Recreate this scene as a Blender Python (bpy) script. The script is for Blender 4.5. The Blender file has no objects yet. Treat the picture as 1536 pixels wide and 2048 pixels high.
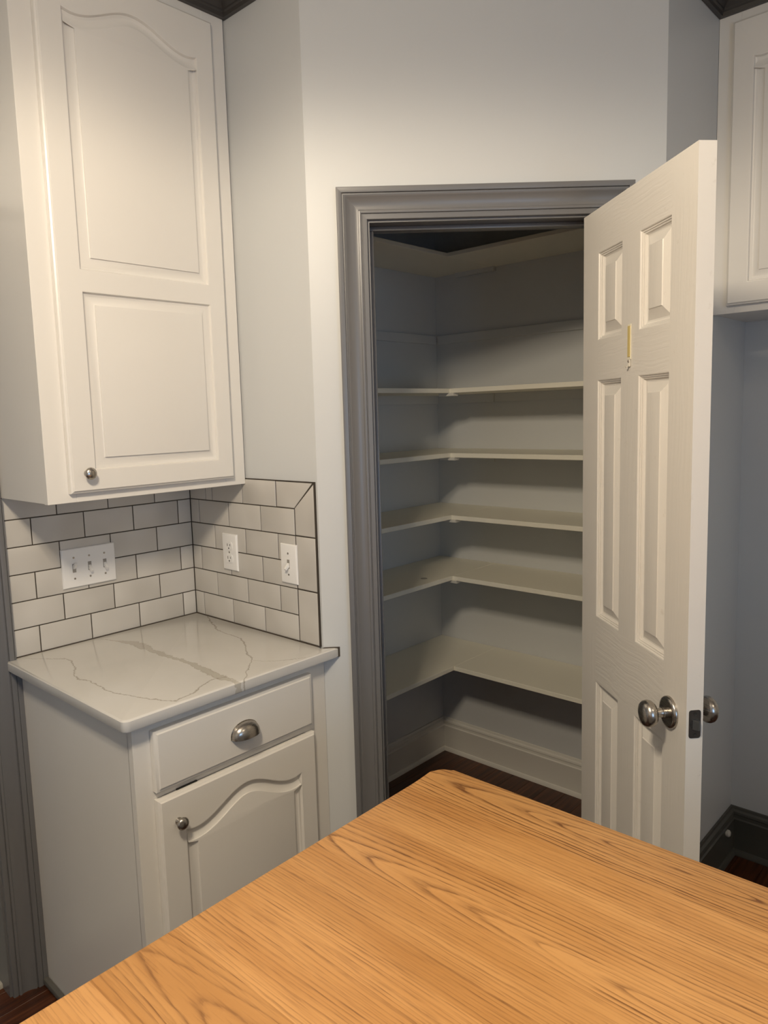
import bpy, bmesh, math, random
from mathutils import Vector, Matrix
random.seed(7)
C = bpy.context.scene.collection
SC = bpy.context.scene
rad = math.radians

# ---------------------------------------------------------------- camera
FPX, PITCH, ROLL, YAW = 1474.49, rad(6.8044), rad(1.7308), rad(43.3025)
CAM = Vector((-1.3186, -2.0242, 1.5747))
PX, PY = -32.04, -19.75                      # principal point offset in pixels of a 1536 x 2048 frame
fw = Vector((math.cos(YAW)*math.cos(PITCH), math.sin(YAW)*math.cos(PITCH), -math.sin(PITCH)))
rt0 = Vector((math.sin(YAW), -math.cos(YAW), 0)); up0 = rt0.cross(fw)
rt = rt0*math.cos(ROLL) + up0*math.sin(ROLL)
up = up0*math.cos(ROLL) - rt0*math.sin(ROLL)
# image axes: u = cosR*a + sinR*(-b), so the camera's right is cosR*rt0 - sinR*up0
rt = rt0*math.cos(ROLL) - up0*math.sin(ROLL)
up = up0*math.cos(ROLL) + rt0*math.sin(ROLL)
cd = bpy.data.cameras.new('camera'); cam = bpy.data.objects.new('camera', cd); C.objects.link(cam)
cd.sensor_fit = 'VERTICAL'; cd.sensor_height = 36.0; cd.sensor_width = 27.0
cd.lens = 36.0*FPX/2048.0
cd.shift_x = -PX/2048.0; cd.shift_y = PY/2048.0
cd.clip_start = 0.02
M = Matrix((rt, up, -fw)).transposed().to_4x4(); M.translation = CAM
cam.matrix_world = M
SC.camera = cam

# ---------------------------------------------------------------- world, lights, exposure
SC.view_settings.view_transform = 'Standard'
SC.view_settings.look = 'None'
SC.view_settings.exposure = 0.0
SC.view_settings.gamma = 1.0
SC.view_settings.use_curve_mapping = False
SC.cycles.max_bounces = 10; SC.cycles.diffuse_bounces = 6
wd = bpy.data.worlds.new('world'); SC.world = wd; wd.use_nodes = True
wd.node_tree.nodes['Background'].inputs[0].default_value = (0.55, 0.75, 1.0, 1)
wd.node_tree.nodes['Background'].inputs[1].default_value = 0.25
LAMP = Vector((-1.33, -1.57, 2.45))

def area(name, loc, direction, shape, sx, sy, power, color, spread=180):
    l = bpy.data.lights.new(name, 'AREA'); l.shape = shape; l.size = sx
    if shape in ('RECTANGLE', 'ELLIPSE'): l.size_y = sy
    l.energy = power; l.color = color; l.spread = rad(spread)
    o = bpy.data.objects.new(name, l); C.objects.link(o)
    o.location = loc; o.rotation_euler = Vector(direction).to_track_quat('-Z', 'Y').to_euler()
    return o
sl = bpy.data.lights.new('pendant_bulb_light', 'SPOT'); sl.energy = 90; sl.color = (1.0, 0.845, 0.64)
sl.spot_size = rad(180); sl.spot_blend = 0.17; sl.shadow_soft_size = 0.11
so_ = bpy.data.objects.new('pendant_bulb_light', sl); C.objects.link(so_); so_.location = LAMP
gl = bpy.data.lights.new('pendant_globe_light', 'POINT'); gl.energy = 35; gl.color = (1.0, 0.845, 0.64); gl.shadow_soft_size = 0.11
go_ = bpy.data.objects.new('pendant_globe_light', gl); C.objects.link(go_); go_.location = LAMP
area('added_fill_light', (-0.4, -3.2, 2.722), (0, 0, -1), 'DISK', 0.2, 0.2, 6, (1.0, 0.845, 0.64))  # fill light added behind the camera to brighten the pantry front and alcove
area('window_daylight', (-1.75, -3.92, 1.42), (0, 1, 0), 'RECTANGLE', 1.1, 1.1, 13, (0.30, 0.58, 1.0))

# ---------------------------------------------------------------- materials
class NB:
    def __init__(s, name):
        s.m = bpy.data.materials.new(name); s.m.use_nodes = True
        s.nt = s.m.node_tree; s.b = s.nt.nodes['Principled BSDF']
        s._oc = None
    def new(s, t, **kw):
        n = s.nt.nodes.new(t)
        for k, v in kw.items(): setattr(n, k, v)
        return n
    def put(s, sock, v):
        if v is None: return
        if hasattr(v, 'links') and hasattr(v, 'node'): s.nt.links.new(v, sock)
        else:
            if isinstance(v, tuple) and len(v) == 3 and sock.type == 'RGBA': v = (*v, 1)
            sock.default_value = v
    def obj(s):
        if s._oc is None: s._oc = s.new('ShaderNodeTexCoord')
        return s._oc.outputs['Object']
    def math(s, op, a, b=None, c=None, clamp=False):
        n = s.new('ShaderNodeMath', operation=op); n.use_clamp = clamp
        s.put(n.inputs[0], a); s.put(n.inputs[1], b)
        if c is not None: s.put(n.inputs[2], c)
        return n.outputs[0]
    def mapping(s, v, scale=(1, 1, 1), loc=(0, 0, 0)):
        n = s.new('ShaderNodeMapping'); s.put(n.inputs['Vector'], v)
        n.inputs['Scale'].default_value = scale
        s.put(n.inputs['Location'], loc)
        return n.outputs[0]
    def noise(s, v, scale, detail=2, rough=0.5):
        n = s.new('ShaderNodeTexNoise'); s.put(n.inputs['Vector'], v)
        n.inputs['Scale'].default_value = scale; n.inputs['Detail'].default_value = detail
        n.inputs['Roughness'].default_value = rough
        return n.outputs['Fac']
    def ramp(s, f, stops, interp='LINEAR'):
        n = s.new('ShaderNodeValToRGB'); s.put(n.inputs[0], f); r = n.color_ramp; r.interpolation = interp
        while len(r.elements) < len(stops): r.elements.new(0.5)
        for e, (p, col) in zip(r.elements, stops):
            e.position = p; e.color = (*col, 1) if isinstance(col, tuple) else (col, col, col, 1)
        return n.outputs[0]
    def mix(s, f, a, b, blend='MIX'):
        n = s.new('ShaderNodeMix', data_type='RGBA', blend_type=blend)
        s.put(n.inputs[0], f); s.put(n.inputs[6], a); s.put(n.inputs[7], b)
        return n.outputs[2]
    def sep(s, v):
        n = s.new('ShaderNodeSeparateXYZ'); s.put(n.inputs[0], v); return n.outputs
    def comb(s, x, y, z):
        n = s.new('ShaderNodeCombineXYZ')
        for i, q in enumerate((x, y, z)): s.put(n.inputs[i], q)
        return n.outputs[0]
    def rand(s):
        return s.new('ShaderNodeObjectInfo').outputs['Random']
    def bump(s, h, strength, dist=0.001):
        n = s.new('ShaderNodeBump'); n.inputs['Strength'].default_value = strength
        n.inputs['Distance'].default_value = dist; s.put(n.inputs['Height'], h)
        s.nt.links.new(n.outputs[0], s.b.inputs['Normal'])
    def fin(s, color=None, rough=None, metal=None, **kw):
        s.put(s.b.inputs['Base Color'], color); s.put(s.b.inputs['Roughness'], rough); s.put(s.b.inputs['Metallic'], metal)
        for k, v in kw.items(): s.put(s.b.inputs[k], v)
        return s.m

def paint(name, col, rough=0.4, vary=0.03, bump=0.06, scale=220, spec=0.5):
    n = NB(name); o = n.obj()
    f = n.noise(o, 3.0, 3)
    c = n.mix(n.math('MULTIPLY', f, 1.0), tuple(x*(1-vary) for x in col), tuple(min(1, x*(1+vary)) for x in col))
    n.bump(n.noise(o, scale, 3), bump, 0.0006)
    return n.fin(c, rough, **{'Specular IOR Level': spec})

def metal(name, col, rough):
    n = NB(name); o = n.obj()
    f = n.noise(n.mapping(o, (40, 40, 900)), 1.0, 2)
    r = n.math('ADD', n.math('MULTIPLY', f, 0.12), rough-0.06)
    return n.fin(col, r, 1.0)

M_WALL = paint('wall_paint_grey', (0.60, 0.612, 0.612), 0.42, 0.02, 0.10, 140)
M_CEIL = paint('ceiling_paint', (0.70, 0.68, 0.64), 0.7)
M_CAB = paint('cabinet_paint_white', (0.74, 0.715, 0.67), 0.28, 0.015, 0.03, 90)
M_SHELF = paint('shelf_paint_cream', (0.82, 0.79, 0.68), 0.45, 0.03, 0.05, 120)
M_TRIM = paint('trim_paint_charcoal', (0.148, 0.147, 0.150), 0.33, 0.05, 0.08, 160)
M_TRIMW = paint('trim_paint_white', (0.74, 0.72, 0.66), 0.35, 0.03)
M_CROWN = paint('crown_paint_dark', (0.055, 0.05, 0.046), 0.4, 0.06)
M_BASEB = paint('baseboard_paint_dark', (0.085, 0.082, 0.070), 0.38, 0.1)
M_PLATE = paint('switch_plastic_white', (0.82, 0.81, 0.79), 0.25, 0.01, 0.0)
M_SLOT = paint('slot_black', (0.02, 0.018, 0.015), 0.6, 0.0, 0.0)
M_SCREW = metal('screw_steel', (0.45, 0.42, 0.38), 0.35)
M_NICKEL = metal('brushed_nickel', (0.46, 0.43, 0.39), 0.26)
M_BRONZE = metal('latch_dark_metal', (0.16, 0.14, 0.12), 0.42)
M_BOLT = metal('latch_bolt_grey', (0.22, 0.24, 0.26), 0.4)
M_CAULK = paint('caulk_brown', (0.075, 0.058, 0.042), 0.7, 0.15, 0.3, 300)
M_GROUT = paint('grout_dark_brown', (0.05, 0.040, 0.030), 0.85, 0.2, 0.3, 400)
M_SHOE = paint('shoe_moulding_grey', (0.13, 0.125, 0.11), 0.45)
M_THRESH = paint('threshold_white', (0.55, 0.52, 0.45), 0.4)
M_OTHER = paint('far_room_floor_tile', (0.42, 0.39, 0.32), 0.4)

def mat_door(axis):
    # moulded door skin: embossed wood grain along `axis`, smudges of old dirt
    n = NB('door_paint_' + axis); o = n.obj()
    sc = (3, 3, 75) if axis == 'rail' else (75, 3, 3)
    wob = n.noise(o, 5.0, 2)
    p = n.mapping(o, sc)
    v = n.new('ShaderNodeVectorMath', operation='ADD'); n.put(v.inputs[0], p)
    n.put(v.inputs[1], n.comb(n.math('MULTIPLY', wob, 2.5), 0.0, n.math('MULTIPLY', wob, 2.5)))
    g = n.noise(v.outputs[0], 1.6, 3, 0.55)
    g = n.ramp(g, [(0.42, 0.0), (0.56, 1.0)])
    n.bump(g, 0.22 if axis == 'rail' else 0.12, 0.0010)
    d = n.ramp(n.noise(o, 42, 4, 0.6), [(0.66, 0.0), (0.78, 1.0)])
    c = n.mix(n.math('MULTIPLY', d, 0.28), (0.72, 0.69, 0.64), (0.38, 0.32, 0.25))
    return n.fin(c, 0.36)
M_DRAIL, M_DSTILE = mat_door('rail'), mat_door('stile')

def mat_tile():
    n = NB('tile_glaze_white'); o = n.obj(); r = n.rand()
    off = n.comb(n.math('MULTIPLY', r, 31.0), n.math('MULTIPLY', r, 17.0), n.math('MULTIPLY', r, 7.0))
    v = n.new('ShaderNodeVectorMath', operation='ADD'); n.put(v.inputs[0], o); n.put(v.inputs[1], off)
    f = n.noise(v.outputs[0], 7.0, 1)
    c = n.mix(n.ramp(f, [(0.3, 0.0), (0.7, 1.0)]), (0.50, 0.475, 0.435), (0.60, 0.575, 0.535))
    n.bump(n.noise(v.outputs[0], 26, 2), 0.20, 0.002)
    return n.fin(c, 0.17)
M_TILE = mat_tile()

def mat_floor(as_plank=True):
    n = NB('floor_cherry_plank' if as_plank else 'floor_cherry_far'); o = n.obj(); r = n.rand()
    off = n.comb(n.math('MULTIPLY', r, 13.0), n.math('MULTIPLY', r, 29.0), 0.0)
    v = n.new('ShaderNodeVectorMath', operation='ADD'); n.put(v.inputs[0], o); n.put(v.inputs[1], off)
    g = n.noise(n.mapping(v.outputs[0], (3, 70, 1)), 1.0, 5, 0.6)
    c = n.ramp(g, [(0.30, (0.022, 0.0075, 0.004)), (0.52, (0.085, 0.026, 0.010)), (0.72, (0.16, 0.055, 0.020))])
    hue = n.mix(n.math('MULTIPLY', r, 0.5), (1, 1, 1), (0.55, 0.5, 0.5))
    n.bump(g, 0.05)
    return n.fin(n.mix(1.0, c, hue, 'MULTIPLY'), 0.3)
M_PLANK, M_FLOORFAR = mat_floor(), mat_floor(False)

def mat_oak(i, u0, d0, k, ring, straightness, tint, dark):
    # plain-sawn board: growth rings about a pith that dives below the board, cut into arches
    n = NB('oak_board_%s' % 'abcdefghijkl'[i]); o = n.obj()
    x, y, z = n.sep(o)
    sd = (i*3.7, i*1.9, i*5.3)
    lo = n.noise(n.mapping(o, (9, 2.2, 1), sd), 1.0, 2)
    hi = n.noise(n.mapping(o, (70, 16, 1), sd), 1.0, 3, 0.6)
    du = n.math('ADD', n.math('SUBTRACT', x, u0), n.math('MULTIPLY', n.math('SUBTRACT', lo, 0.5), 0.034*straightness))
    dd = n.math('ADD', n.math('MULTIPLY', y, k), d0)
    rr = n.math('SQRT', n.math('ADD', n.math('MULTIPLY', du, du), n.math('MULTIPLY', dd, dd)))
    # ring widths wander from year to year
    yr = n.noise(n.comb(n.math('MULTIPLY', rr, 75.0), i*2.3, 0.0), 1.0, 3)
    rr = n.math('ADD', rr, n.math('MULTIPLY', n.math('SUBTRACT', yr, 0.5), 0.016))
    rr = n.math('ADD', rr, n.math('MULTIPLY', n.math('SUBTRACT', hi, 0.5), 0.0030))
    ph = n.math('FRACT', n.math('DIVIDE', rr, ring))
    line = n.ramp(ph, [(0.0, 0.75), (0.07, 1.0), (0.17, 0.55), (0.40, 0.12), (0.90, 0.0), (1.0, 0.45)])
    st_ = n.ramp(n.noise(n.comb(n.math('MULTIPLY', rr, 130.0), i*4.1, n.math('MULTIPLY', y, 1.5)), 1.0, 1), [(0.28, 0.45), (0.60, 1.0)])
    line = n.math('MULTIPLY', line, st_)
    pore = n.ramp(n.noise(n.mapping(o, (380, 15, 1), sd), 1.0, 2, 0.5), [(0.53, 0.0), (0.63, 1.0)])
    ray_ = n.ramp(n.noise(n.mapping(o, (130, 7, 1), sd), 1.0, 2, 0.5), [(0.35, 0.0), (0.75, 1.0)])
    big = n.noise(n.mapping(o, (18, 2.2, 1), sd), 1.0, 3)
    br = tuple(a*b for a, b in zip((0.64, 0.348, 0.128), tint))
    md = tuple(a*b for a, b in zip((0.485, 0.236, 0.072), tint))
    dk = (0.185, 0.075, 0.022)
    c = n.mix(n.ramp(big, [(0.3, 0.0), (0.7, 1.0)]), br, md)
    c = n.mix(n.math('MULTIPLY', ray_, 0.25), c, md)
    ln = n.math('MULTIPLY', line, n.math('ADD', n.math('MULTIPLY', n.ramp(n.noise(n.mapping(o, (14, 5, 1), sd), 1.0, 2), [(0.3, 0.0), (0.7, 1.0)]), 0.65), 0.35))
    brk = n.math('ADD', n.math('MULTIPLY', n.ramp(n.noise(n.mapping(o, (240, 30, 1), sd), 1.0, 2), [(0.35, 0.0), (0.6, 1.0)]), 0.55), 0.45)
    c = n.mix(n.math('MULTIPLY', n.math('MULTIPLY', ln, brk), dark, clamp=True), c, dk)
    pp = n.math('MULTIPLY', pore, n.math('ADD', n.math('MULTIPLY', line, 0.35), 0.17))
    c = n.mix(pp, c, dk)
    # worn dark specks and short scratches
    spk = n.ramp(n.noise(n.mapping(o, (30, 22, 1), sd), 1.0, 1), [(0.80, 0.0), (0.84, 1.0)])
    c = n.mix(n.math('MULTIPLY', spk, 0.5), c, (0.16, 0.06, 0.02))
    n.bump(n.math('MULTIPLY', n.math('ADD', pore, line), -1.0), 0.06, 0.0006)
    rg = n.math('ADD', n.math('MULTIPLY', n.noise(o, 14, 3), 0.18), 0.32)
    return n.fin(c, rg)

def mat_quartz():
    n = NB('quartz_white_veined'); o = n.obj(); x, y, z = n.sep(o)
    def curve(v, v0, v1, pts, lo, hi):
        t = n.math('DIVIDE', n.math('SUBTRACT', v, v0), v1-v0, clamp=True)
        fc = n.new('ShaderNodeFloatCurve'); cu = fc.mapping.curves[0]
        P = sorted(((a-v0)/(v1-v0), (b-lo)/(hi-lo)) for a, b in pts)
        while len(cu.points) < len(P): cu.points.new(0.5, 0.5)
        for q, (a, b) in zip(cu.points, P): q.location = (a, b); q.handle_type = 'AUTO'
        fc.mapping.update(); n.put(fc.inputs['Value'], t)
        return n.math('ADD', n.math('MULTIPLY', fc.outputs[0], hi-lo), lo)
    j1 = n.math('SUBTRACT', n.noise(o, 34, 3, 0.6), 0.5); j2 = n.math('SUBTRACT', n.noise(o, 150, 2, 0.6), 0.5)
    def jit(a, b): return n.math('ADD', n.math('MULTIPLY', j1, a), n.math('MULTIPLY', j2, b))
    def within(v, a, b):
        return n.math('MULTIPLY', n.math('GREATER_THAN', v, a), n.math('LESS_THAN', v, b))
    def line(other, along, v0, v1, pts, w, lo=-0.7, hi=0.1, a=0.022, b=0.008):
        d = n.math('ABSOLUTE', n.math('ADD', n.math('SUBTRACT', other, curve(along, v0, v1, pts, lo, hi)), jit(a, b)))
        f = n.math('SUBTRACT', 1.0, n.math('DIVIDE', d, w), clamp=True)
        return n.math('MULTIPLY', f, within(along, v0, v1))
    Bp = [(-.083, -.013), (-.19, -.063), (-.237, -.079), (-.34, -.087), (-.406, -.116), (-.461, -.155), (-.515, -.18), (-.568, -.23), (-.613, -.275)]
    Cp = [(-.083, -.518), (-.121, -.490), (-.178, -.499), (-.242, -.525), (-.264, -.536), (-.358, -.53), (-.423, -.532), (-.501, -.517), (-.566, -.492), (-.608, -.469)]
    Ap = [(-.01, -.345), (-.04, -.335), (-.091, -.318), (-.13, -.304), (-.21, -.305), (-.307, -.306), (-.4, -.300), (-.516, -.308), (-.578, -.312), (-.65, -.300)]
    D1 = [(-.469, -.608), (-.422, -.6), (-.343, -.566), (-.30, -.573)]
    D2 = [(-.184, -.53), (-.159, -.567), (-.108, -.607), (-.082, -.620)]
    E1 = [(-.56, -.026), (-.518, -.083), (-.494, -.121)]
    F1 = [(-.32, -.57), (-.29, -.605), (-.255, -.60)]
    thin = n.math('MAXIMUM', line(x, y, -.64, -.045, Bp, .0032), line(x, y, -.615, -.075, Cp, .0030))
    for pts, w in ((D1, .0034), (D2, .0022), (E1, .0022)):
        lo_, hi_ = min(p[0] for p in pts), max(p[0] for p in pts)
        thin = n.math('MAXIMUM', thin, line(y, x, lo_, hi_, pts, w))
    ax = n.math('ADD', n.math('SUBTRACT', x, curve(y, -.65, 0.0, Ap, -.7, .1)), jit(0.030, 0.012))
    wid = curve(y, -.65, 0.0, [(-.65, .006), (-.60, .007), (-.57, .013), (-.45, .0085), (-.3, .009), (-.17, .013), (-.12, .012), (-.08, .004), (-.03, .0012), (0, .0003)], 0.0, .02)
    e = n.math('DIVIDE', n.math('ABSOLUTE', ax), wid)
    broad = n.math('SUBTRACT', 1.0, n.math('MULTIPLY', n.math('SUBTRACT', e, 0.8), 4.0), clamp=True)
    edge = n.math('SUBTRACT', 1.0, n.math('MULTIPLY', n.math('ABSOLUTE', n.math('SUBTRACT', e, 0.9)), 5.0), clamp=True)
    base = n.mix(n.ramp(n.noise(o, 5, 4), [(0.35, 0.0), (0.7, 1.0)]), (0.635, 0.62, 0.585), (0.675, 0.66, 0.63))
    c = n.mix(n.math('MULTIPLY', broad, 0.5), base, (0.36, 0.32, 0.245))
    c = n.mix(n.math('MULTIPLY', edge, 0.35), c, (0.25, 0.215, 0.16))
    c = n.mix(n.math('MULTIPLY', thin, 0.75), c, (0.27, 0.235, 0.18))
    return n.fin(c, 0.14)
M_QUARTZ = mat_quartz()

def glow(name, col, strength):
    n = NB(name); n.put(n.b.inputs['Emission Color'], col); n.b.inputs['Emission Strength'].default_value = strength
    return n.fin(col, 0.4)

# ---------------------------------------------------------------- helpers
def tag(o, label=None, cat=None, group=None, kind=None):
    if label: o['label'] = label
    if cat: o['category'] = cat
    if group: o['group'] = group
    if kind: o['kind'] = kind
    return o

def mk(name, bm, mat, parent=None, ang=32, recalc=True):
    if recalc: bmesh.ops.recalc_face_normals(bm, faces=bm.faces)
    me = bpy.data.meshes.new(name); bm.to_mesh(me); bm.free()
    me.materials.append(mat)
    me.shade_smooth(); me.set_sharp_from_angle(angle=rad(ang))
    o = bpy.data.objects.new(name, me); C.objects.link(o)
    if parent: o.parent = parent
    return o

def thing(name, label, cat, loc=(0, 0, 0), rotz=0.0, group=None, kind=None):
    o = bpy.data.objects.new(name, None); C.objects.link(o)
    o.location = loc; o.rotation_euler = (0, 0, rotz); o.empty_display_size = 0.1
    return tag(o, label, cat, group, kind)

def B(*boxes, bev=0.0, seg=2):
    """a bmesh of boxes (x0,x1,y0,y1,z0,z1)"""
    bm = bmesh.new()
    for (x0, x1, y0, y1, z0, z1) in boxes:
        t = bmesh.new()
        bmesh.ops.create_cube(t, size=1.0)
        for v in t.verts:
            v.co = Vector((x0 if v.co.x < 0 else x1, y0 if v.co.y < 0 else y1, z0 if v.co.z < 0 else z1))
        if bev: bmesh.ops.bevel(t, geom=list(t.edges), offset=bev, segments=seg, affect='EDGES', profile=0.5)
        join(bm, t)
    return bm

def join(bm, t, mat4=None):
    if mat4 is not None: bmesh.ops.transform(t, matrix=mat4, verts=t.verts)
    vm = {v: bm.verts.new(v.co) for v in t.verts}
    for f in t.faces:
        try: bm.faces.new([vm[v] for v in f.verts])
        except ValueError: pass
    t.free(); return bm

def prism(bm, poly, z0, z1):
    """vertical prism on a plan polygon"""
    a = [bm.verts.new((x, y, z0)) for x, y in poly]; b = [bm.verts.new((x, y, z1)) for x, y in poly]
    n = len(poly)
    bm.faces.new(a[::-1]); bm.faces.new(b)
    for i in range(n): bm.faces.new((a[i], a[(i+1) % n], b[(i+1) % n], b[i]))
    return bm

def lathe(bm, prof, seg=32, axis='z', at=(0, 0, 0)):
    """revolve (r, h) about an axis; axis '-y' points h along -y"""
    rings = []
    for r, h in prof:
        if r < 1e-6: rings.append([None]); continue
        rings.append([(r*math.cos(2*math.pi*i/seg), r*math.sin(2*math.pi*i/seg)) for i in range(seg)])
    def P(c, s, h):
        v = {'z': (c, s, h), '-y': (c, -h, s), '+y': (c, h, s), 'x': (h, c, s), '-x': (-h, c, s)}[axis]
        return (v[0]+at[0], v[1]+at[1], v[2]+at[2])
    vs = []
    for (r, h), ring in zip(prof, rings):
        if ring[0] is None: vs.append([bm.verts.new(P(0, 0, h))])
        else: vs.append([bm.verts.new(P(c, s, h)) for c, s in ring])
    for a, b in zip(vs, vs[1:]):
        for i in range(seg):
            j = (i+1) % seg
            q = [a[i % len(a)], a[j % len(a)], b[j % len(b)], b[i % len(b)]]
            u = []
            for v in q:
                if v not in u: u.append(v)
            if len(u) > 2: bm.faces.new(u)
    if len(vs[0]) > 1: bm.faces.new(vs[0])
    if len(vs[-1]) > 1: bm.faces.new(vs[-1])
    return bm

def loft(bm, rows, closed=False, cap=True):
    vs = [[bm.verts.new(p) for p in r] for r in rows]
    n = len(rows[0])
    for a, b in zip(vs, vs[1:]):
        for i in range(n if closed else n-1):
            j = (i+1) % n
            bm.faces.new((a[i], a[j], b[j], b[i]))
    if cap: bm.faces.new(vs[0]); bm.faces.new(vs[-1])
    return bm

def inset(poly, d):
    """inward offset of a counter-clockwise polygon, mitred at each vertex"""
    out = []; n = len(poly)
    for i in range(n):
        p, q, r = Vector(poly[i-1]), Vector(poly[i]), Vector(poly[(i+1) % n])
        a, b = (q-p).normalized(), (r-q).normalized()
        na, nb = Vector((-a.y, a.x)), Vector((-b.y, b.x))
        m = na+nb; m = m/max(m.dot(m), 0.35)*2
        out.append((q.x+m.x*d, q.y+m.y*d))
    return out

def nested(bm, outline, prof, y0=0.0, sgn=1.0, fill=True):
    """nested loops of an outline in local xz; prof = (inset, depth); depth goes away from the viewer (+y)"""
    rows = [[(x, y0+sgn*d, z) for x, z in inset(outline, i)] for i, d in prof]
    vs = [[bm.verts.new(p) for p in r] for r in rows]; n = len(outline)
    for a, b in zip(vs, vs[1:]):
        for i in range(n): bm.faces.new((a[i], a[(i+1) % n], b[(i+1) % n], b[i]))
    if fill: bm.faces.new(vs[-1])
    return vs

def rect(x0, x1, z0, z1): return [(x0, z0), (x1, z0), (x1, z1), (x0, z1)]

def arched(x0, x1, z0, zs, rise, n=30):
    """rectangle whose top is a cathedral arch: flat shoulders, an S up to the crown"""
    xc, hw = (x0+x1)/2, (x1-x0)/2
    pts = [(x0, z0), (x1, z0)]
    for i in range(n+1):
        x = x1+(x0-x1)*i/n; t = abs(x-xc)/hw
        s = 0.5+0.5*math.cos(math.pi*min(1, t/0.84))
        z = zs+rise*s + (0.006*((t-0.84)/0.16)**1.5 if t > 0.84 else 0)
        pts.append((x, z))
    return pts

def slab_with_holes(outer, holes, thick, edge):
    """door blank in local xz, front at y=0: shaped outer edge, flat face with holes, back face"""
    bm = bmesh.new()
    vs = nested(bm, outer, edge[::-1], fill=False) if False else None
    n = len(outer)
    rows = [[bm.verts.new((x, d, z)) for x, z in inset(outer, i)] for i, d in edge]   # edge: from face loop outwards to back
    for a, b in zip(rows, rows[1:]):
        for i in range(n): bm.faces.new((a[i], a[(i+1) % n], b[(i+1) % n], b[i]))
    bm.faces.new(rows[-1])
    es = [bm.edges.get((rows[0][i], rows[0][(i+1) % n])) for i in range(n)]
    for h in holes:
        hv = [bm.verts.new((x, 0, z)) for x, z in h]
        for i in range(len(h)): es.append(bm.edges.new((hv[i], hv[(i+1) % len(h)])))
    bmesh.ops.triangle_fill(bm, edges=es, use_beauty=True, use_dissolve=False)
    return bm

LIP = [(0.007, 0.0), (0.0055, 0.0012), (0.0045, 0.0035), (0.001, 0.0055), (0.0, 0.0075), (0.0, 0.019)]
RAISED = [(0.0, 0.0), (0.002, 0.0005), (0.0035, 0.0040), (0.0045, 0.0075), (0.008, 0.0088), (0.010, 0.0100), (0.0125, 0.0106),
          (0.029, 0.0044), (0.0305, 0.0036), (0.0310, 0.0006), (0.033, 0.0002)]

def knob_mesh(r=0.0148):
    bm = bmesh.new()
    p = [(0.0085, 0.0), (0.0085, 0.002), (0.0062, 0.004), (0.0055, 0.010), (0.0068, 0.0135), (r*.80, 0.0150), (r*.97, 0.0168), (r, 0.0190),
         (r*.97, 0.0212), (r*.86, 0.0235), (r*.62, 0.0256), (r*.32, 0.0268), (0, 0.0272)]
    return lathe(bm, p, 28, '-y')

def cabinet_door(parent, x0, x1, z0, z1, y, panels, knob=None, name='door'):
    """panels: list of outlines in the parent's local xz"""
    d = mk(name, slab_with_holes(rect(x0, x1, z0, z1), panels, 0.019, LIP), M_CAB, parent, 30)
    d.location = (0, y, 0)
    for p in panels:
        bm = bmesh.new(); nested(bm, p, RAISED)
        mk('panel', bm, M_CAB, d, 38)
    if knob:
        k = mk('knob', knob_mesh(), M_NICKEL, d, 50); k.location = (knob[0], 0, knob[1])
    return d

# plan geometry -------------------------------------------------
LB = 0.5869; CA = rad(45.7539)
CDIR = Vector((math.cos(CA), -math.sin(CA))); COUT = Vector((-math.sin(CA), -math.cos(CA)))
def cpt(t, off=0.0):
    p = Vector((0, -LB)) + CDIR*t + COUT*off
    return (p.x, p.y)
LC = 0.9257; CDX, CDY = cpt(LC)          # corner where the pantry front meets the right return (0.646, -1.25)
XE, YP = 1.3226, 0.0195                  # right wall plane, pantry back wall plane
XB = 0.006                               # painted face of the left return wall
HC = 0.9494; CEIL = 2.74
TW = 0.115

# ---------------------------------------------------------------- structure
def S(name, bm, mat, label=None, parent=None):
    o = mk(name, bm, mat, parent)
    if parent is None: tag(o, label, None, None, 'structure')
    return o

# floor: base slab with planks where the photograph shows it
fl = S('floor', B((-3.6, XE+.2, -4.2, 1.5, -0.06, -0.012)), M_FLOORFAR, 'dark cherry wood plank floor')
pw = 0.083
yy = -2.2
row = 0
while yy < 0.10:
    x = -1.30 + random.uniform(-.5, 0)
    while x < XE:
        L = random.uniform(0.7, 1.3); xa, xb = max(x, -1.30), min(x+L, XE)
        if xb-xa > 0.03:
            bm = B((-(xb-xa)/2+.0004, (xb-xa)/2-.0004, -pw/2+.0004, pw/2-.0004, -0.012, 0.0), bev=0.0007, seg=1)
            p = mk('plank', bm, M_PLANK, fl); p.location = ((xa+xb)/2, yy+pw/2, 0)
        x += L
    yy += pw; row += 1
S('ceiling', B((-3.6, XE+.2, -4.2, 1.5, CEIL, CEIL+.08)), M_CEIL, 'plain ceiling of the kitchen')

# left wall (behind tiles), with a doorway at its far left
DOX0, DOX1, DOZ = -1.52, -0.660, 2.06
wl = S('wall_left', B((DOX1, 0.05, 0.008, 0.008+TW, 0, CEIL), (DOX0, DOX1, 0.008, 0.008+TW, DOZ, CEIL), (-3.6, DOX0, 0.008, 0.008+TW, 0, CEIL)), M_WALL,
       'grey painted wall behind the white cabinets')
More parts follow.
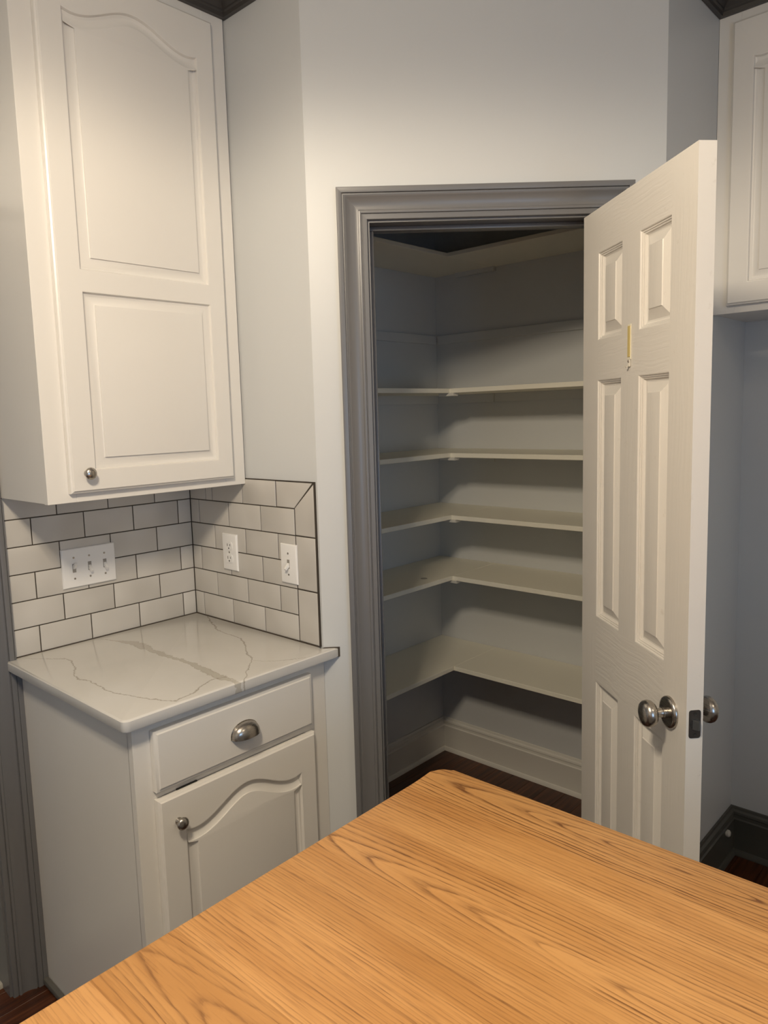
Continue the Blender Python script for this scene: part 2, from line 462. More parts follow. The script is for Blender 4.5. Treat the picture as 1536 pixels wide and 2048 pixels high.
# left return wall (sockets) and pantry front wall
def back(t): return cpt(t, -TW)
tb = (0.12+TW*COUT.x)/CDIR.x if False else None
t12 = (0.12-TW*math.sin(CA))/math.cos(CA)
bm = bmesh.new()
tx = XB/math.cos(CA)
prism(bm, [(XB, 0.12), cpt(tx), back(t12), (0.12, 0.12)], 0, CEIL)
wr = S('wall_left_return', bm, M_WALL, 'short grey return wall with the socket and switch, left of the pantry')
OL, OR, OZ = 0.1664, 0.7565, 2.058
bm = bmesh.new()
OW = 0.0165
prism(bm, [cpt(tx), cpt(OL-OW), back(OL-OW), back(t12)], 0, CEIL)
t_d = 0.8767
prism(bm, [cpt(OR+OW), cpt(LC), back(t_d), back(OR+OW)], 0, CEIL)
prism(bm, [cpt(OL-OW), cpt(OR+OW), back(OR+OW), back(OL-OW)], OZ+OW, CEIL)
S('wall_pantry_front', bm, M_WALL, 'pale grey angled wall around the pantry doorway')
bm = bmesh.new()
prism(bm, [(CDX, CDY), (XE+.1, CDY), (XE+.1, CDY+TW), back(t_d)], 0, CEIL)
S('wall_right_return', bm, M_WALL, 'blue-grey return wall behind the open door')
S('wall_right', B((XE, XE+.12, -4.2, 0.14, 0, CEIL)), M_WALL, 'grey right wall of the kitchen alcove and pantry')
S('wall_pantry_back', B((0.10, XE+.1, YP, YP+.12, 0, CEIL)), M_WALL, 'grey back wall of the pantry')
S('wall_far_left', B((-3.6, -3.4, -4.2, 0.14, 0, CEIL)), M_WALL, 'far side wall of the kitchen')
WX0, WX1, WZ0, WZ1 = -2.35, -1.15, 0.82, 2.02
S('wall_behind', B((-3.6, WX0, -4.2, -4.0, 0, CEIL), (WX1, XE+.2, -4.2, -4.0, 0, CEIL), (WX0, WX1, -4.2, -4.0, 0, WZ0), (WX0, WX1, -4.2, -4.0, WZ1, CEIL)), M_WALL,
  'wall with the window, opposite the pantry')
w1 = thing('window_1', 'white framed window opposite the pantry', None, (WX0, -4.0, WZ0), 0, None, 'structure')
W, H = WX1-WX0, WZ1-WZ0
mk('window_frame', B((0, W, -.06, -.0, 0, .05), (0, W, -.06, 0, H-.05, H), (0, .05, -.06, 0, .05, H-.05), (W-.05, W, -.06, 0, .05, H-.05), (W/2-.025, W/2+.025, -.055, -.005, .05, H-.05)), M_TRIMW, w1)
mk('window_pane', B((.05, W/2-.025, -.045, -.035, .05, H-.05), (W/2+.025, W-.05, -.045, -.035, .05, H-.05)), glow('window_sky', (0.55, 0.75, 1.0), 1.2), w1)

# room beyond the left doorway
S('floor_beyond', B((DOX0-.4, DOX1+.6, 0.095, 1.4, -0.012, 0.003)), M_OTHER, 'light tile floor beyond the left doorway')
S('wall_beyond', B((-2.2, 0.0, 1.38, 1.48, 0, CEIL)), M_WALL, 'dim wall beyond the left doorway')
S('trim_1', B((DOX0, DOX1, 0.060, 0.095, -.01, 0.014), bev=.003), M_THRESH, 'white threshold strip of the left doorway')

# casing profile: a = distance out from the opening, d = how far it stands proud
CAS = [(0.0, 0.0), (0.0, 0.009), (0.0015, 0.0108), (0.012, 0.0112), (0.0130, 0.0085), (0.0145, 0.0085), (0.0155, 0.0128), (0.0185, 0.0142), (0.0220, 0.0136),
       (0.0235, 0.0118), (0.030, 0.0112), (0.038, 0.0120), (0.046, 0.0145), (0.053, 0.0185), (0.0565, 0.0215), (0.0590, 0.0222), (0.0600, 0.0190), (0.0625, 0.0190),
       (0.0635, 0.0240), (0.0650, 0.0250), (0.0758, 0.0250), (0.0773, 0.0235), (0.0773, 0.0)]
def casing(parent, xl, xr, zt, z0=0.0, profile=CAS, mat=None):
    mat = mat or M_TRIM
    def P(side):  # rows of profile points at path points
        return side
    f = lambda pts: [tuple(p) for p in pts]
    l0 = [(xl-a, -d, z0) for a, d in profile]; l1 = [(xl-a, -d, zt+a) for a, d in profile]
    r1 = [(xr+a, -d, zt+a) for a, d in profile]; r0 = [(xr+a, -d, z0) for a, d in profile]
    mk('casing_side', loft(bmesh.new(), [l0, l1]), mat, parent, 40)
    mk('casing_head', loft(bmesh.new(), [l1, r1]), mat, parent, 40)
    mk('casing_side', loft(bmesh.new(), [r1, r0]), mat, parent, 40)

t2 = thing('trim_2', 'charcoal grey moulded door casing around the pantry doorway', None, (*cpt(0), 0), -CA, None, 'structure')
casing(t2, 0.1614, 0.7615, 2.0632)
mk('jamb', B((OL-.018, OL, -0.0006, TW, 0, OZ)), M_TRIM, t2)
mk('jamb', B((OR, OR+.018, -0.0006, TW, 0, OZ)), M_TRIM, t2)
mk('jamb_head', B((OL-.018, OR+.018, -0.0006, TW, OZ, OZ+.018)), M_TRIM, t2)
mk('door_stop_strip', B((OL, OL+.011, .040, .074, 0, OZ-.011), bev=.002), M_TRIM, t2)
mk('door_stop_strip', B((OR-.011, OR, .040, .074, 0, OZ-.011), bev=.002), M_TRIM, t2)
mk('door_stop_strip', B((OL, OR, .040, .074, OZ-.011, OZ), bev=.002), M_TRIM, t2)
sp = mk('strike_plate', B((OL, OL+.0016, .006, .030, .912, .982), bev=.0006, seg=1), M_BRONZE, t2)
mk('strike_hole', B((OL+.0012, OL+.0020, .009, .022, .928, .966)), M_SLOT, sp)

t3 = thing('trim_3', 'dark grey casing of the doorway left of the base cabinet', None, (0, 0.0075, 0), 0, None, 'structure')
casing(t3, DOX0-.003, DOX1-.0, 2.06)
mk('filler_strip', B((-.5824, -.5693, -.0245, -.0003, 0, HC-.030), (-.5824, -.5795, -.0245, -.0003, HC-.030, 1.383)), M_TRIM, t3)
mk('jamb', B((DOX1-.006, DOX1, 0.0005, TW, 0, DOZ)), M_TRIM, t3)
mk('jamb', B((DOX0, DOX0+.006, 0.0005, TW, 0, DOZ)), M_TRIM, t3)

# crown moulding: profile swept along the plan, mitred
def sweep_plan(path, profile, z0):
    """profile (out, z); out is measured to the right-hand side looking along the path reversed: toward the room"""
    rows = []
    n = len(path)
    for i in range(n):
        p = Vector(path[i])
        a = (p-Vector(path[i-1])).normalized() if i else None
        b = (Vector(path[i+1])-p).normalized() if i < n-1 else None
        a = a or b; b = b or a
        na, nb = Vector((a.y, -a.x)), Vector((b.y, -b.x))     # right of travel = room side
        m = na+nb; m = m/m.dot(m)*2
        rows.append([(p.x+m.x*o, p.y+m.y*o, z0+z) for o, z in profile])
    return loft(bmesh.new(), rows)
CZ = 2.650
CROWN = [(0.0, 0.0), (0.012, 0.0), (0.013, 0.010), (0.017, 0.013), (0.017, 0.018), (0.024, 0.024), (0.037, 0.034), (0.046, 0.046), (0.050, 0.058), (0.056, 0.060),
         (0.058, 0.066), (0.066, 0.070), (0.070, 0.078), (0.070, CEIL-CZ), (0.0, CEIL-CZ)]
UX0 = -0.579
S('trim_4', sweep_plan([(UX0-.002, .007), (UX0-.002, -.2925), (XB-.0005, -.2925), cpt(tx, .0005), (CDX, CDY-.001), (1.0095, CDY-.001), (1.0095, -3.2)], CROWN, CZ), M_CROWN,
  'dark crown moulding along the top of the walls and cabinets')

# baseboards
BASE = [(0.0, 0.0), (0.022, 0.0), (0.022, 0.006), (0.017, 0.016), (0.013, 0.018), (0.013, 0.110), (0.0145, 0.114), (0.0145, 0.119), (0.0105, 0.122), (0.0105, 0.132),
        (0.013, 0.136), (0.012, 0.143), (0.006, 0.148), (0.0045, 0.156), (0.0, 0.157)]
S('baseboard_pantry', sweep_plan([(0.16, YP-.0005), (XE-.0005, YP-.0005), (XE-.0005, CDY+TW+.001)], BASE, 0), M_TRIMW, 'white moulded baseboard along the pantry walls')
BASED = [(a*1.15, z*1.085) for a, z in BASE]
S('baseboard_right', sweep_plan([cpt(0.845, .0005), (CDX, CDY-.001), (XE-.0005, CDY-.001), (XE-.0005, -3.2)], BASED, 0), M_BASEB, 'dark moulded baseboard in the alcove right of the open door')

# ---------------------------------------------------------------- tiles
RH, GAP = 0.0748, 0.0029
def tile_mesh(w, h, th=0.0085):
    bm = bmesh.new(); o = rect(0, w, 0, h)
    nested(bm, o, [(0, th), (0, 0.0010), (0.0005, 0.0003), (0.0014, 0.0)])
    bm.faces.new([bm.verts[i] for i in range(0)]) if False else None
    return bm
cache = {}
def add_tile(parent, x, z, w, h, y, rotz, name='tile'):
    """tile with its viewer face at local y=0"""
    key = (round(w, 4), round(h, 4))
    if key in cache:
        o = bpy.data.objects.new(name, cache[key]); C.objects.link(o); o.parent = parent
    else:
        o = mk(name, tile_mesh(w, h), M_TILE, parent, 25); cache[key] = o.data
    o.rotation_euler = (random.gauss(0, .0022), 0, rotz+random.gauss(0, .0028))
    return o
g = GAP/2
TX0 = -0.576
A_odd, A_even = [-.505, -.356, -.202, -.047], [-.432, -.280, -.127]
for r in range(6):
    xs = [TX0] + (A_odd if r % 2 == 0 else A_even) + [0.0]
    for a, b in zip(xs, xs[1:]):
        t = add_tile(wl, a+g, 0, b-a-GAP, RH-GAP, 0, 0)
        t.location = (a+g, 0, HC+r*RH+g)
mk('grout', B((TX0-.002, 0.006, 0.0016, 0.0084, HC, HC+6*RH-.002)), M_GROUT, wl)
B_odd, B_even = [-.046, -.200, -.354, -.5025], [-.125, -.279, -.428, -.5025]
for r in range(6):
    ys = [0.0] + (B_odd if r % 2 == 0 else B_even)
    if r == 5: ys = [0.0, -.085, -.120, -.273, -.427]
    for a, b in zip(ys, ys[1:]):
        t = add_tile(wr, 0, 0, a-b-GAP, RH-GAP, 0, -math.pi/2)
        t.location = (0, a-g, HC+r*RH+g)
# bullnose trim: rounded outer edge, mitred at the top corner
def bullnose(poly, name='bullnose_tile'):
    """poly in (u, z), u = distance along the return wall from the corner; last edge list tells nothing: all edges eased"""
    bm = bmesh.new()
    cu = sum(p[0] for p in poly)/len(poly); cz = sum(p[1] for p in poly)/len(poly)
    nested(bm, [(u-cu, z-cz) for u, z in poly], [(0, 0.0085), (0, 0.0022), (0.0006, 0.0012), (0.0016, 0.0004), (0.003, 0.0)])
    o = mk(name, bm, M_TILE, wr, 30); o.location = (0, -cu, cz); o.rotation_euler = (random.gauss(0, .002), 0, -math.pi/2+random.gauss(0, .003))
    return o
UE = 0.5830; ZT = HC+6*RH
bullnose([(.427+g, HC+5*RH+g), (.5025-g*.3, HC+5*RH+g), (UE-.004, ZT-.0015), (.427+g, ZT-.0015)])
bullnose([(.5025+g, HC+4*RH+g), (UE, HC+4*RH+g), (UE, ZT-.004), (.5025+g, HC+5*RH+g*1.2)])
bullnose([(.5025+g, HC+2*RH+g), (UE, HC+2*RH+g), (UE, HC+4*RH-g), (.5025+g, HC+4*RH-g)])
bullnose([(.5025+g, HC+g), (UE, HC+g), (UE, HC+2*RH-g), (.5025+g, HC+2*RH-g)])
mk('grout', B((0.0016, 0.0062, -.5865, 0.0, HC, ZT-.001)), M_GROUT, wr)
mk('grout_edge', B((0.0003, 0.0062, -.5858, -.0, ZT-.0012, ZT+.0016), (0.0003, 0.0062, -.5866, -.5834, HC, ZT+.0016)), M_GROUT, wr)

# ---------------------------------------------------------------- pantry door
TH = math.pi-CA+rad(94.6413)
HX, HY = 0.4817, -1.1093
door = thing('door_1', 'white six-panel pantry door standing wide open, with round nickel knobs', 'door', (HX, HY, 0), TH, None, 'structure')
DW, DZ0, DZ1, DT = 0.5348, 0.012, 2.0509, 0.035
XS = [0.0, 0.0905, 0.2225, 0.3085, 0.4415, DW]
ZR = [(1.7385, 1.9465), (1.041, 1.6415), (0.24, 0.868)]
mk('stile', B((0, XS[1], 0, DT, DZ0, DZ1)), M_DSTILE, door)
mk('stile', B((XS[4], DW, 0, DT, DZ0, DZ1)), M_DSTILE, door)
for z0, z1 in ((ZR[0][1], DZ1), (ZR[1][1], ZR[0][0]), (ZR[2][1], ZR[1][0]), (DZ0, ZR[2][0])):
    mk('rail', B((XS[1], XS[4], 0, DT, z0, z1)), M_DRAIL, door)
for z0, z1 in ZR:
    mk('mullion', B((XS[2], XS[3], 0, DT, z0, z1)), M_DSTILE, door)
DPAN = [(0, 0), (0.0018, 0.0008), (0.003, 0.0034), (0.0055, 0.0040), (0.0062, 0.0062), (0.009, 0.0070), (0.0098, 0.0096), (0.0135, 0.0122), (0.0165, 0.0126),
        (0.0375, 0.0036), (0.039, 0.0018), (0.0405, 0.0016)]
for z0, z1 in ZR:
    for a, b in ((XS[1], XS[2]), (XS[3], XS[4])):
        bm = bmesh.new(); o = rect(a, b, z0, z1)
        nested(bm, o, DPAN); nested(bm, o, DPAN, DT, -1.0)
        mk('panel', bm, M_DSTILE, door, 24)
KX, KZ = 0.471, 0.941
ROSE = [(0.0335, 0.0), (0.0335, 0.004), (0.0315, 0.0075), (0.0265, 0.0090), (0.0185, 0.0080), (0.0140, 0.0090)]
KNOB = [(0.0118, 0.006), (0.0118, 0.018), (0.0100, 0.019), (0.0090, 0.026), (0.0098, 0.030), (0.0150, 0.0330), (0.0225, 0.0360), (0.0268, 0.0410), (0.0282, 0.0475), (0.0270, 0.0540),
        (0.0230, 0.0590), (0.0150, 0.0620), (0.0070, 0.0632), (0, 0.0634)]
for ax, y in (('-y', 0.0), ('+y', DT)):
    k = mk('door_handle', lathe(bmesh.new(), KNOB, 40, ax), M_NICKEL, door, 45); k.location = (KX, y, KZ)
    mk('rose', lathe(bmesh.new(), ROSE, 40, ax), M_NICKEL, k, 45)
# latch plate on the free edge
def rounded(w, h, r, n=5):
    pts = []
    for cx, cz, a0 in ((w/2-r, h/2-r, 0), (-w/2+r, h/2-r, 90), (-w/2+r, -h/2+r, 180), (w/2-r, -h/2+r, 270)):
        for i in range(n+1):
            a = rad(a0+90*i/n); pts.append((cx+r*math.cos(a), cz+r*math.sin(a)))
    return pts
bm = bmesh.new(); P = rounded(.0245, .058, .005)
loft(bm, [[(DW-.001, DT/2+a, KZ+b) for a, b in P], [(DW+.0012, DT/2+a, KZ+b) for a, b in P]], closed=True)
lp = mk('latch_plate', bm, M_BRONZE, door)
bm = bmesh.new()
pts = [(-.006, 0), (.006, 0), (.006, .008), (.003, .011), (-.006, .002)]
loft(bm, [[(DW+.0012+d, DT/2+y, KZ-.010) for y, d in pts], [(DW+.0012+d, DT/2+y, KZ+.010) for y, d in pts]], closed=True)
mk('latch_bolt', bm, M_BOLT, lp)
bm = bmesh.new(); lathe(bm, [(.0105, 0.0), (.0105, .0006), (.0088, .0008)], 24, 'x', (DW+.0010, DT/2, KZ)); mk('latch_ring', bm, M_SLOT, lp)
for dz in (-.0215, .0215):
    bm = bmesh.new(); lathe(bm, [(.0036, 0.0), (.0034, .0009), (.0014, .0004)], 16, 'x', (DW+.0010, DT/2, KZ+dz)); mk('screw', bm, M_SLOT, lp)
for z in (0.25, 1.05, 1.80):
    bm = bmesh.new(); lathe(bm, [(.0062, 0), (.0062, .088), (.004, .092)], 14, 'z', (-.004, DT+.006, z))
    h = mk('hinge', bm, M_NICKEL, door)
# self adhesive hook near the top
hk = thing('adhesive_hook', 'small clear adhesive hook with a yellowed tape strip on the open door', 'hook',
           tuple(Matrix.Translation((HX, HY, 0)) @ Matrix.Rotation(TH, 4, 'Z') @ Vector((0.2665, -.0004, 1.658))), TH)
mk('backing_strip', B((-.0085, .0085, -.0020, 0, .020, .098), bev=.0008, seg=1), paint('tape_backing_cream', (.78, .74, .60), .35, .02, 0), hk)
mk('tape', B((-.0060, .0060, -.0032, -.002, .026, .094), bev=.0004, seg=1), paint('tape_yellow', (.62, .50, .20), .3, .1, 0), hk)
M_HOOK = paint('hook_clear_plastic', (.66, .63, .56), .2, .02, 0)
bm = B((-.0058, .0058, -.0030, -.0004, .004, .020), bev=.001, seg=1); mk('hook_base', bm, M_HOOK, hk)
pts = [(-.003, .014), (-.005, .006), (-.0075, .002), (-.0095, .003), (-.0100, .006)]
bm = bmesh.new(); loft(bm, [[(sx, y+dy, z) for sx, dy in ((-.0022, 0), (.0022, 0), (.0022, .0014), (-.0022, .0014))] for y, z in pts], closed=True)
mk('hook_arm', bm, M_HOOK, hk)
mk('hook_screw_dot', lathe(bmesh.new(), [(.0026, 0), (.0022, .001), (0, .0012)], 14, '-y', (0, -.003, .016)), M_SCREW, hk)

# ---------------------------------------------------------------- base cabinet
bc = thing('base_cabinet', 'white base cabinet with a cup-pull drawer and arched door under the quartz counter', 'cabinet', (0, 0, 0))
BX0 = -0.569; FY = -0.593
mk('carcass', B((BX0, -.0005, FY+.019, -.0005, 0.10, HC-.0285), (BX0, -.0005, FY+.09, -.0005, 0, 0.10)), M_CAB, bc)
bm = B((BX0, -.526+.018, FY, FY+.02, .1, HC-.0285), (-.058-.018, .0050, FY, FY+.02, .1, HC-.0285), (-.508, -.076, FY, FY+.02, .885, HC-.0285), (-.508, -.076, FY, FY+.02, .735, .765), (-.508, -.076, FY, FY+.02, .1, .14))
mk('face_frame', bm, M_CAB, bc)
dr = mk('drawer', slab_with_holes(rect(-.527, -.057, .754, .8965), [], .019, [(0.009, 0), (0.0075, .0010), (0.0065, .0028), (.001, .0042), (0, .006), (0, .019)]), M_CAB, bc, 30)
dr.location = (0, FY-.0198, 0)
def cup_pull():
    bm = bmesh.new(); a, dep, h = .040, .026, .036
    rows = []; n, m = 24, 10
    for i in range(n+1):
        u = math.pi*i/n
        rows.append([(a*math.cos(u), -.0018-dep*math.sin(u)**.8*math.sin(math.pi/2*j/m)**.9, h*math.sin(u)**.75*math.cos(math.pi/2*j/m)**.8) for j in range(m+1)])
    rows = [[(x, y, z) for x, y, z in r] for r in rows]
    loft(bm, rows, cap=False)
    bmesh.ops.remove_doubles(bm, verts=bm.verts, dist=1e-5)
    bmesh.ops.recalc_face_normals(bm, faces=bm.faces)
    bmesh.ops.solidify(bm, geom=list(bm.faces), thickness=.0014)
    return bm
cp = mk('cup_pull', cup_pull(), M_NICKEL, dr, 60); cp.location = (-.2845, 0, .8065)
bm = bmesh.new()
P = [(.0415*math.cos(math.pi*i/20), .0375*math.sin(math.pi*i/20)**.75) for i in range(21)]
loft(bm, [[(x, -.0016, z) for x, z in P], [(x, 0, z) for x, z in P]], closed=True)
mk('pull_flange', bm, M_NICKEL, cp).location = (0, 0, 0)
cabinet_door(bc, -.526, -.052, .13, .7345, FY-.0198, [arched(-.462, -.105, .195, .637, .050)], (-.480, .671))
mk('frame_gap', B((-.470, -.415, FY-.0045, FY-.0004, .7346, .7372)), M_SLOT, bc)
mk('shoe_moulding', B((BX0-.016, BX0, -.60+.09, -.0005, 0, .020), bev=.006), M_SHOE, bc)

# countertop ---------------------------------------------------
ct = thing('countertop', 'white quartz countertop with grey veins on the base cabinet', 'countertop', (0, 0, 0))
CX0, CYF = -0.602, -0.6265
def arc(cx, cy, r, a0, a1, n=8): return [(cx+r*math.cos(rad(a0+(a1-a0)*i/n)), cy+r*math.sin(rad(a0+(a1-a0)*i/n))) for i in range(n+1)]
tf = (-CYF-LB)/math.sin(CA)                       # where the front edge meets the pantry wall
end = cpt(tf); k = 0.009/math.sin(CA)
poly = [(CX0, -.0002)] + arc(CX0+.016, CYF+.016, .016, 180, 270) + [(end[0]-.0105, CYF), (cpt(.010, .0042)[0]-.006, cpt(.010, .0042)[1]), (-.0003, -LB+.012), (-.0003, -.0002)]
bm = bmesh.new()
pr = [(.004, HC-.0003), (.0, HC-.0035), (.0, HC-.0250), (.003, HC-.0283)]
rows = [[bm.verts.new((x, y, HC)) for x, y in inset(poly, .005)]]
for i, z in pr: rows.append([bm.verts.new((x, y, z)) for x, y in inset(poly, i)])
n = len(poly)
bm.faces.new(rows[0]); bm.faces.new(rows[-1])
for a, b in zip(rows, rows[1:]):
    for i in range(n): bm.faces.new((a[i], a[(i+1) % n], b[(i+1) % n], b[i]))
mk('slab', bm, M_QUARTZ, ct, 45)
bm = bmesh.new(); e0, e1 = end, cpt(.010)
prism(bm, [(end[0]-.0100, CYF+.0015), (end[0]-.0012, CYF+.0015), cpt(.012, .0006), (cpt(.010, .0042)[0]-.0055, cpt(.010, .0042)[1])], HC-.0275, HC-.0006)
mk('caulk', bm, M_CAULK, ct)
mk('caulk', B((CX0+.028, -.0005, -.0020, -.0004, HC-.001, HC+.0016), (-.0022, -.0004, -.584, -.0005, HC-.001, HC+.0016)), M_CAULK, ct)

# ---------------------------------------------------------------- left wall cabinet
uc = thing('wall_cabinet', 'tall white wall cabinet with an arched upper panel above the tiled corner', 'cabinet', (0, 0, 0))
UF = -0.292; UZ0 = 1.3837
mk('carcass', B((UX0, -.0008, UF+.019, .0070, UZ0+.002, CEIL-.002)), M_CAB, uc)
mk('face_frame', B((UX0, -.528+.02, UF, UF+.02, UZ0, CEIL-.002), (-.050-.02, -.0003, UF, UF+.02, UZ0, CEIL-.002), (-.508, -.07, UF, UF+.02, UZ0, UZ0+.04), (-.508, -.07, UF, UF+.02, 2.60, CEIL-.002), bev=.0008, seg=1), M_CAB, uc)
cabinet_door(uc, -.528, -.049, 1.4055, 2.622, UF-.0198, [arched(-.469, -.103, 1.933, 2.512, .046), rect(-.467, -.101, 1.4585, 1.885)], (-.487, 1.453))

# ---------------------------------------------------------------- right wall cabinet (seen past the open door)
RX = 1.010
rc = thing('wall_cabinet', 'white wall cabinet above the alcove, partly behind the open pantry door', 'cabinet', (RX, CDY, 0), -math.pi/2)
RZ0 = 1.8336
mk('carcass', B((.0008, .90, .019, XE-RX-.0008, RZ0+.002, CEIL-.002)), M_CAB, rc)
mk('face_frame', B((.0006, .06, 0, .02, RZ0, CEIL-.002), (.84, .90, 0, .02, RZ0, CEIL-.002), (.43, .47, 0, .02, RZ0+.06, 2.58), (.06, .84, 0, .02, RZ0, RZ0+.06), (.06, .84, 0, .02, 2.58, CEIL-.002), bev=.0008, seg=1), M_CAB, rc)
for a in (.041, .456):
    cabinet_door(rc, a, a+.405, 1.8545, 2.624, -.0198, [arched(a+.056, a+.349, 1.914, 2.515, .046)], (a+(.375 if a < .1 else .03), 1.895))

# ---------------------------------------------------------------- switches and socket
def plate(w, h):
    bm = bmesh.new(); o = rect(-w/2, w/2, -h/2, h/2)
    nested(bm, o, [(0, 0), (0, -.002), (.0012, -.0044), (.003, -.0056), (.0045, -.006)])
    return bm
def toggle(parent, x, up_):
    t = mk('toggle_slot', B((x-.0052, x+.0052, -.0064, -.0055, -.0125, .0125)), M_GREYP, parent)
    bm = bmesh.new(); s = 1 if up_ else -1
    q = [[(x-.0038, -.005, s*-.004), (x+.0038, -.005, s*-.004), (x+.0038, -.005, s*.0075), (x-.0038, -.005, s*.0075)],
         [(x-.0030, -.0205, s*.0115), (x+.0030, -.0205, s*.0115), (x+.0030, -.0175, s*.0165), (x-.0030, -.0175, s*.0165)]]
    loft(bm, q, closed=True); mk('toggle', bm, M_PLATE, parent, 20)
    for z in (-.030, .030):
        bm = bmesh.new(); lathe(bm, [(.0030, 0), (.0028, .0012), (0, .0015)], 14, '-y', (x, -.0058, z)); mk('screw', bm, M_SCREW, parent)
M_GREYP = paint('toggle_recess_grey', (.30, .28, .25), .5, .0, 0)
s3 = thing('light_switch', 'white three-toggle switch plate on the tiles under the wall cabinet', 'switch', (-.352, -.0006, 1.1665))
mk('plate', plate(.161, .1125), M_PLATE, s3, 40)
for x, u in ((-.046, True), (0, False), (.046, False)): toggle(s3, x, u)
s1 = thing('light_switch', 'white single-toggle switch plate beside the edge of the tiled return wall', 'switch', (-.0006, -.4765, 1.1675), -math.pi/2)
mk('plate', plate(.068, .112), M_PLATE, s1, 40); toggle(s1, 0, False)
so = thing('socket', 'white double socket on the tiled return wall near the corner', 'socket', (-.0006, -.2045, 1.172), -math.pi/2)
mk('plate', plate(.072, .112), M_PLATE, so, 40)
for z in (-.0195, .0195):
    bm = bmesh.new(); P = [(max(-.0165, min(.0165, .0172*math.cos(2*math.pi*i/28)))*1.0, z+max(-.0125, min(.0125, .0172*math.sin(2*math.pi*i/28)))) for i in range(28)]
    loft(bm, [[(x, -.0055, zz) for x, zz in P], [(x, -.0078, zz) for x, zz in P]], closed=True)
    rcp = mk('receptacle', bm, M_PLATE, so, 25)
    for x, w, hh in ((-.0063, .0022, .0085), (.0063, .0022, .0068)):
        mk('slot', B((x-w/2, x+w/2, -.0081, -.0070, z+.0030-hh/2, z+.0030+hh/2)), M_SLOT, rcp)
    bm = bmesh.new(); lathe(bm, [(.0025, 0), (.0025, .0004)], 12, '-y', (0, -.0077, z-.0070)); mk('slot', bm, M_SLOT, rcp)
bm = bmesh.new(); lathe(bm, [(.0030, 0), (.0028, .0012), (0, .0015)], 14, '-y', (0, -.0058, 0)); mk('screw', bm, M_SCREW, so)

# ---------------------------------------------------------------- pantry shelves
SX, SY = 1.0085, -0.281
STX, STY = 0.9085, -0.217
def shelf(z, label, th=.0175, cleats=True, block=True):
    s = thing('pantry_shelf', label, 'shelf', (XE, YP, z), 0, 'L-shaped shelves in the pantry')
    X = lambda x: x-XE
    Y = lambda y: y-YP
    g_ = .0006
    mk('shelf_board', B((X(.13), -g_, Y(SY), -g_, -th, 0), bev=.0012, seg=1), M_SHELF, s)
    mk('shelf_board', B((X(SX), -g_, Y(CDY+TW+.004), Y(SY)-.0005, -th, 0), bev=.0012, seg=1), M_SHELF, s)
    if abs(z-.9225) < 1e-4:
        mk('stain', lathe(bmesh.new(), [(.0135, 0), (.0135, .0003), (.0100, .00035), (0, .0003)], 24, 'z', (X(STX), Y(STY), 0)), paint('ring_stain', (.34, .32, .28), .5, .2, 0), s)
    if not cleats:
        mk('cleat', B((-.019, -g_, Y(-.295), Y(-.10), -th-.018, -th)), M_WALL, s); return
    mk('cleat', B((X(.13), -.02, -.019, -g_, -th-.036, -th)), M_WALL, s)
    mk('cleat', B((-.019, -g_, Y(-.289), -g_, -th-.036, -th)), M_WALL, s)
    mk('cleat', B((-.013, -g_, Y(CDY+TW+.004), Y(-.2895), -th-.036, -th)), M_WALL, s)
    if block:
        bm = bmesh.new()
        P0 = [(X(SX)-.002, Y(SY)-.022), (X(SX)+.034, Y(SY)-.022), (X(SX)+.034, Y(SY)+.05), (X(SX)-.002, Y(SY)+.05)]
        loft(bm, [[(x, y, -th) for x, y in P0], [(x+(.004 if x < X(SX)+.01 else -.004), y+.002, -th-.011) for x, y in P0]], closed=True)
        mk('joint_block', bm, M_TRIMW, s)
for z, lab in ((0.5488, 'lowest L-shaped pantry shelf, above the baseboard'),
               (0.9225, 'second L-shaped pantry shelf from the floor, with a grey ring stain'),
               (1.1678, 'third L-shaped pantry shelf from the floor'),
               (1.4138, 'fourth L-shaped pantry shelf from the floor'),
               (1.6636, 'fifth L-shaped pantry shelf from the floor, below the bare wall cleats')):
    shelf(z, lab, block=z > .7)
shelf(2.1735, 'topmost pantry shelf, seen from below near the dark pantry ceiling', .0150, cleats=False, block=False)
o = mk('shelf_cleat', B((.13, XE-.02, YP-.012, YP-.0006, 1.869, 1.906), bev=.001, seg=1), M_WALL); tag(o, 'bare shelf cleat on the back wall of the pantry, carrying no shelf', 'cleat', 'bare cleats below the top pantry shelf')
o = mk('shelf_cleat', B((XE-.012, XE-.0006, CDY+TW+.004, YP-.0135, 1.869, 1.906), bev=.001, seg=1), M_WALL); tag(o, 'bare shelf cleat on the right wall of the pantry, carrying no shelf', 'cleat', 'bare cleats below the top pantry shelf')

# ---------------------------------------------------------------- island
IA = rad(0.5029)
isl = thing('kitchen_island', 'kitchen island with a thick oak plank top in the foreground', 'island', (-.2762, -1.2088, 0), IA)
IZ = 0.915; IT = 0.036
IL = 1.75
us = [0, -.100, -.214, -.329, -.444, -.577, -.696, -.812, -.925, -1.01]
spec = [  # pith offset in the board, depth at the far end, dive, ring, wobble, tint, line darkness
    (-.040, .034, .075, .0068, .45, (1.0, 1.0, 1.0), 2.0),
    (.120, .030, .030, .0072, .45, (1.0, .98, .95), 1.05),
    (-.083, .042, .072, .0072, .60, (1.04, 1.03, 1.02), 1.35),
    (.110, .050, .030, .0060, .6, (.95, .92, .87), .95),
    (.150, .040, .020, .0064, .6, (1.02, 1.0, .98), .85),
    (-.050, .060, .060, .0070, .8, (.93, .90, .85), 1.0),
    (.120, .040, .030, .0062, .6, (1.06, 1.06, 1.10), .60),
    (-.050, .045, .050, .0066, .7, (.98, .96, .92), .7),
    (.100, .040, .020, .0060, .5, (1.0, 1.0, 1.0), .65)]
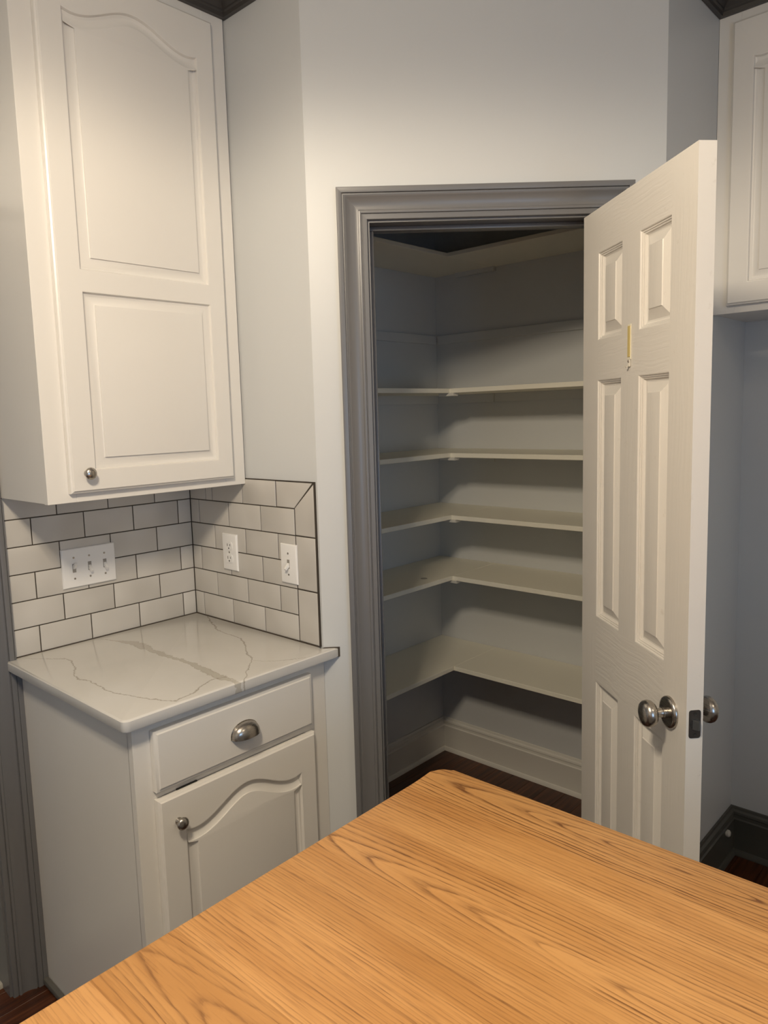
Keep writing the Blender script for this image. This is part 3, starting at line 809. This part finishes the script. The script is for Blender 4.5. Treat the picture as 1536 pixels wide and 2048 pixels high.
for i, (a, b) in enumerate(zip(us, us[1:])):
    w = a-b
    poly = [(b, -IL), (a, -IL), (a, 0), (b, 0)]
    if i == 0: poly = [(b, -IL)] + [(a, -IL)] + arc(-.030, -.030, .030, 0, 90, 8) + [(b, 0)]
    bm = bmesh.new()
    prism(bm, poly, IZ-IT, IZ)
    es = []
    for e in bm.edges:
        p, q = e.verts[0].co, e.verts[1].co
        if p.z > IZ-.001 and q.z > IZ-.001:
            seam = (abs(p.x-q.x) < 1e-5 and not (i == 0 and p.x > -.05))
            if not seam: es.append(e)
    bmesh.ops.bevel(bm, geom=es, offset=.005, segments=3, affect='EDGES', profile=.5)
    u0, d0, kk, ring, st, tint, dark = spec[i]
    m = mat_oak(i, u0 if abs(u0) < .09 and i in (0,) else a+u0 if i not in (0,) else u0, d0, kk, ring, st, tint, dark)
    pl = mk('plank', bm, m, isl, 40)
mk('cabinet_body', B((us[-1]+.03, -.035, -IL+.03, -.035, .1, IZ-IT), (us[-1]+.08, -.08, -IL+.08, -.08, 0, .1)), M_CAB, isl)

# ---------------------------------------------------------------- small things
ds = thing('door_stopper', 'small white rubber bumper on the dark baseboard behind the door', 'door stop', (1.2275, CDY-.0155, .112))
mk('bumper', lathe(bmesh.new(), [(.011, 0), (.0125, .004), (.0115, .010), (.007, .014), (0, .015)], 20, '-y'), paint('rubber_white', (.6, .58, .52), .5), ds)
cl = thing('pendant_light', 'pendant lamp with a bare round bulb hanging above the oak island', 'pendant lamp', (LAMP.x, LAMP.y, CEIL))
hz = LAMP.z-CEIL
mk('canopy', lathe(bmesh.new(), [(.065, -.0005), (.062, -.02), (.02, -.03), (0, -.03)], 32, 'z'), M_NICKEL, cl)
mk('rod', lathe(bmesh.new(), [(.006, -.03), (.006, hz+.13)], 16, 'z'), M_NICKEL, cl)
mk('bulb', lathe(bmesh.new(), [(0, hz-.05), (.025, hz-.043), (.043, hz-.025), (.05, hz), (.043, hz+.025), (.025, hz+.05), (.016, hz+.07), (.016, hz+.13), (0, hz+.13)], 28, 'z'), glow('lamp_bulb', (1.0, .85, .66), 6.0), cl)
rl = thing('added_fill_fixture', 'unseen round fill lamp added overhead near the window wall', 'ceiling light', (-0.4, -3.2, CEIL))  # unseen fixture, made up to go with the added fill light
mk('trim_ring', lathe(bmesh.new(), [(.135, -.0005), (.135, -.006), (.112, -.010), (.110, -.004)], 40, 'z'), M_PLATE, rl)
mk('lens', lathe(bmesh.new(), [(.109, -.0040), (.100, -.0050), (0, -.0060)], 40, 'z'), glow('fill_lens', (1.0, .85, .64), 3.0), rl)
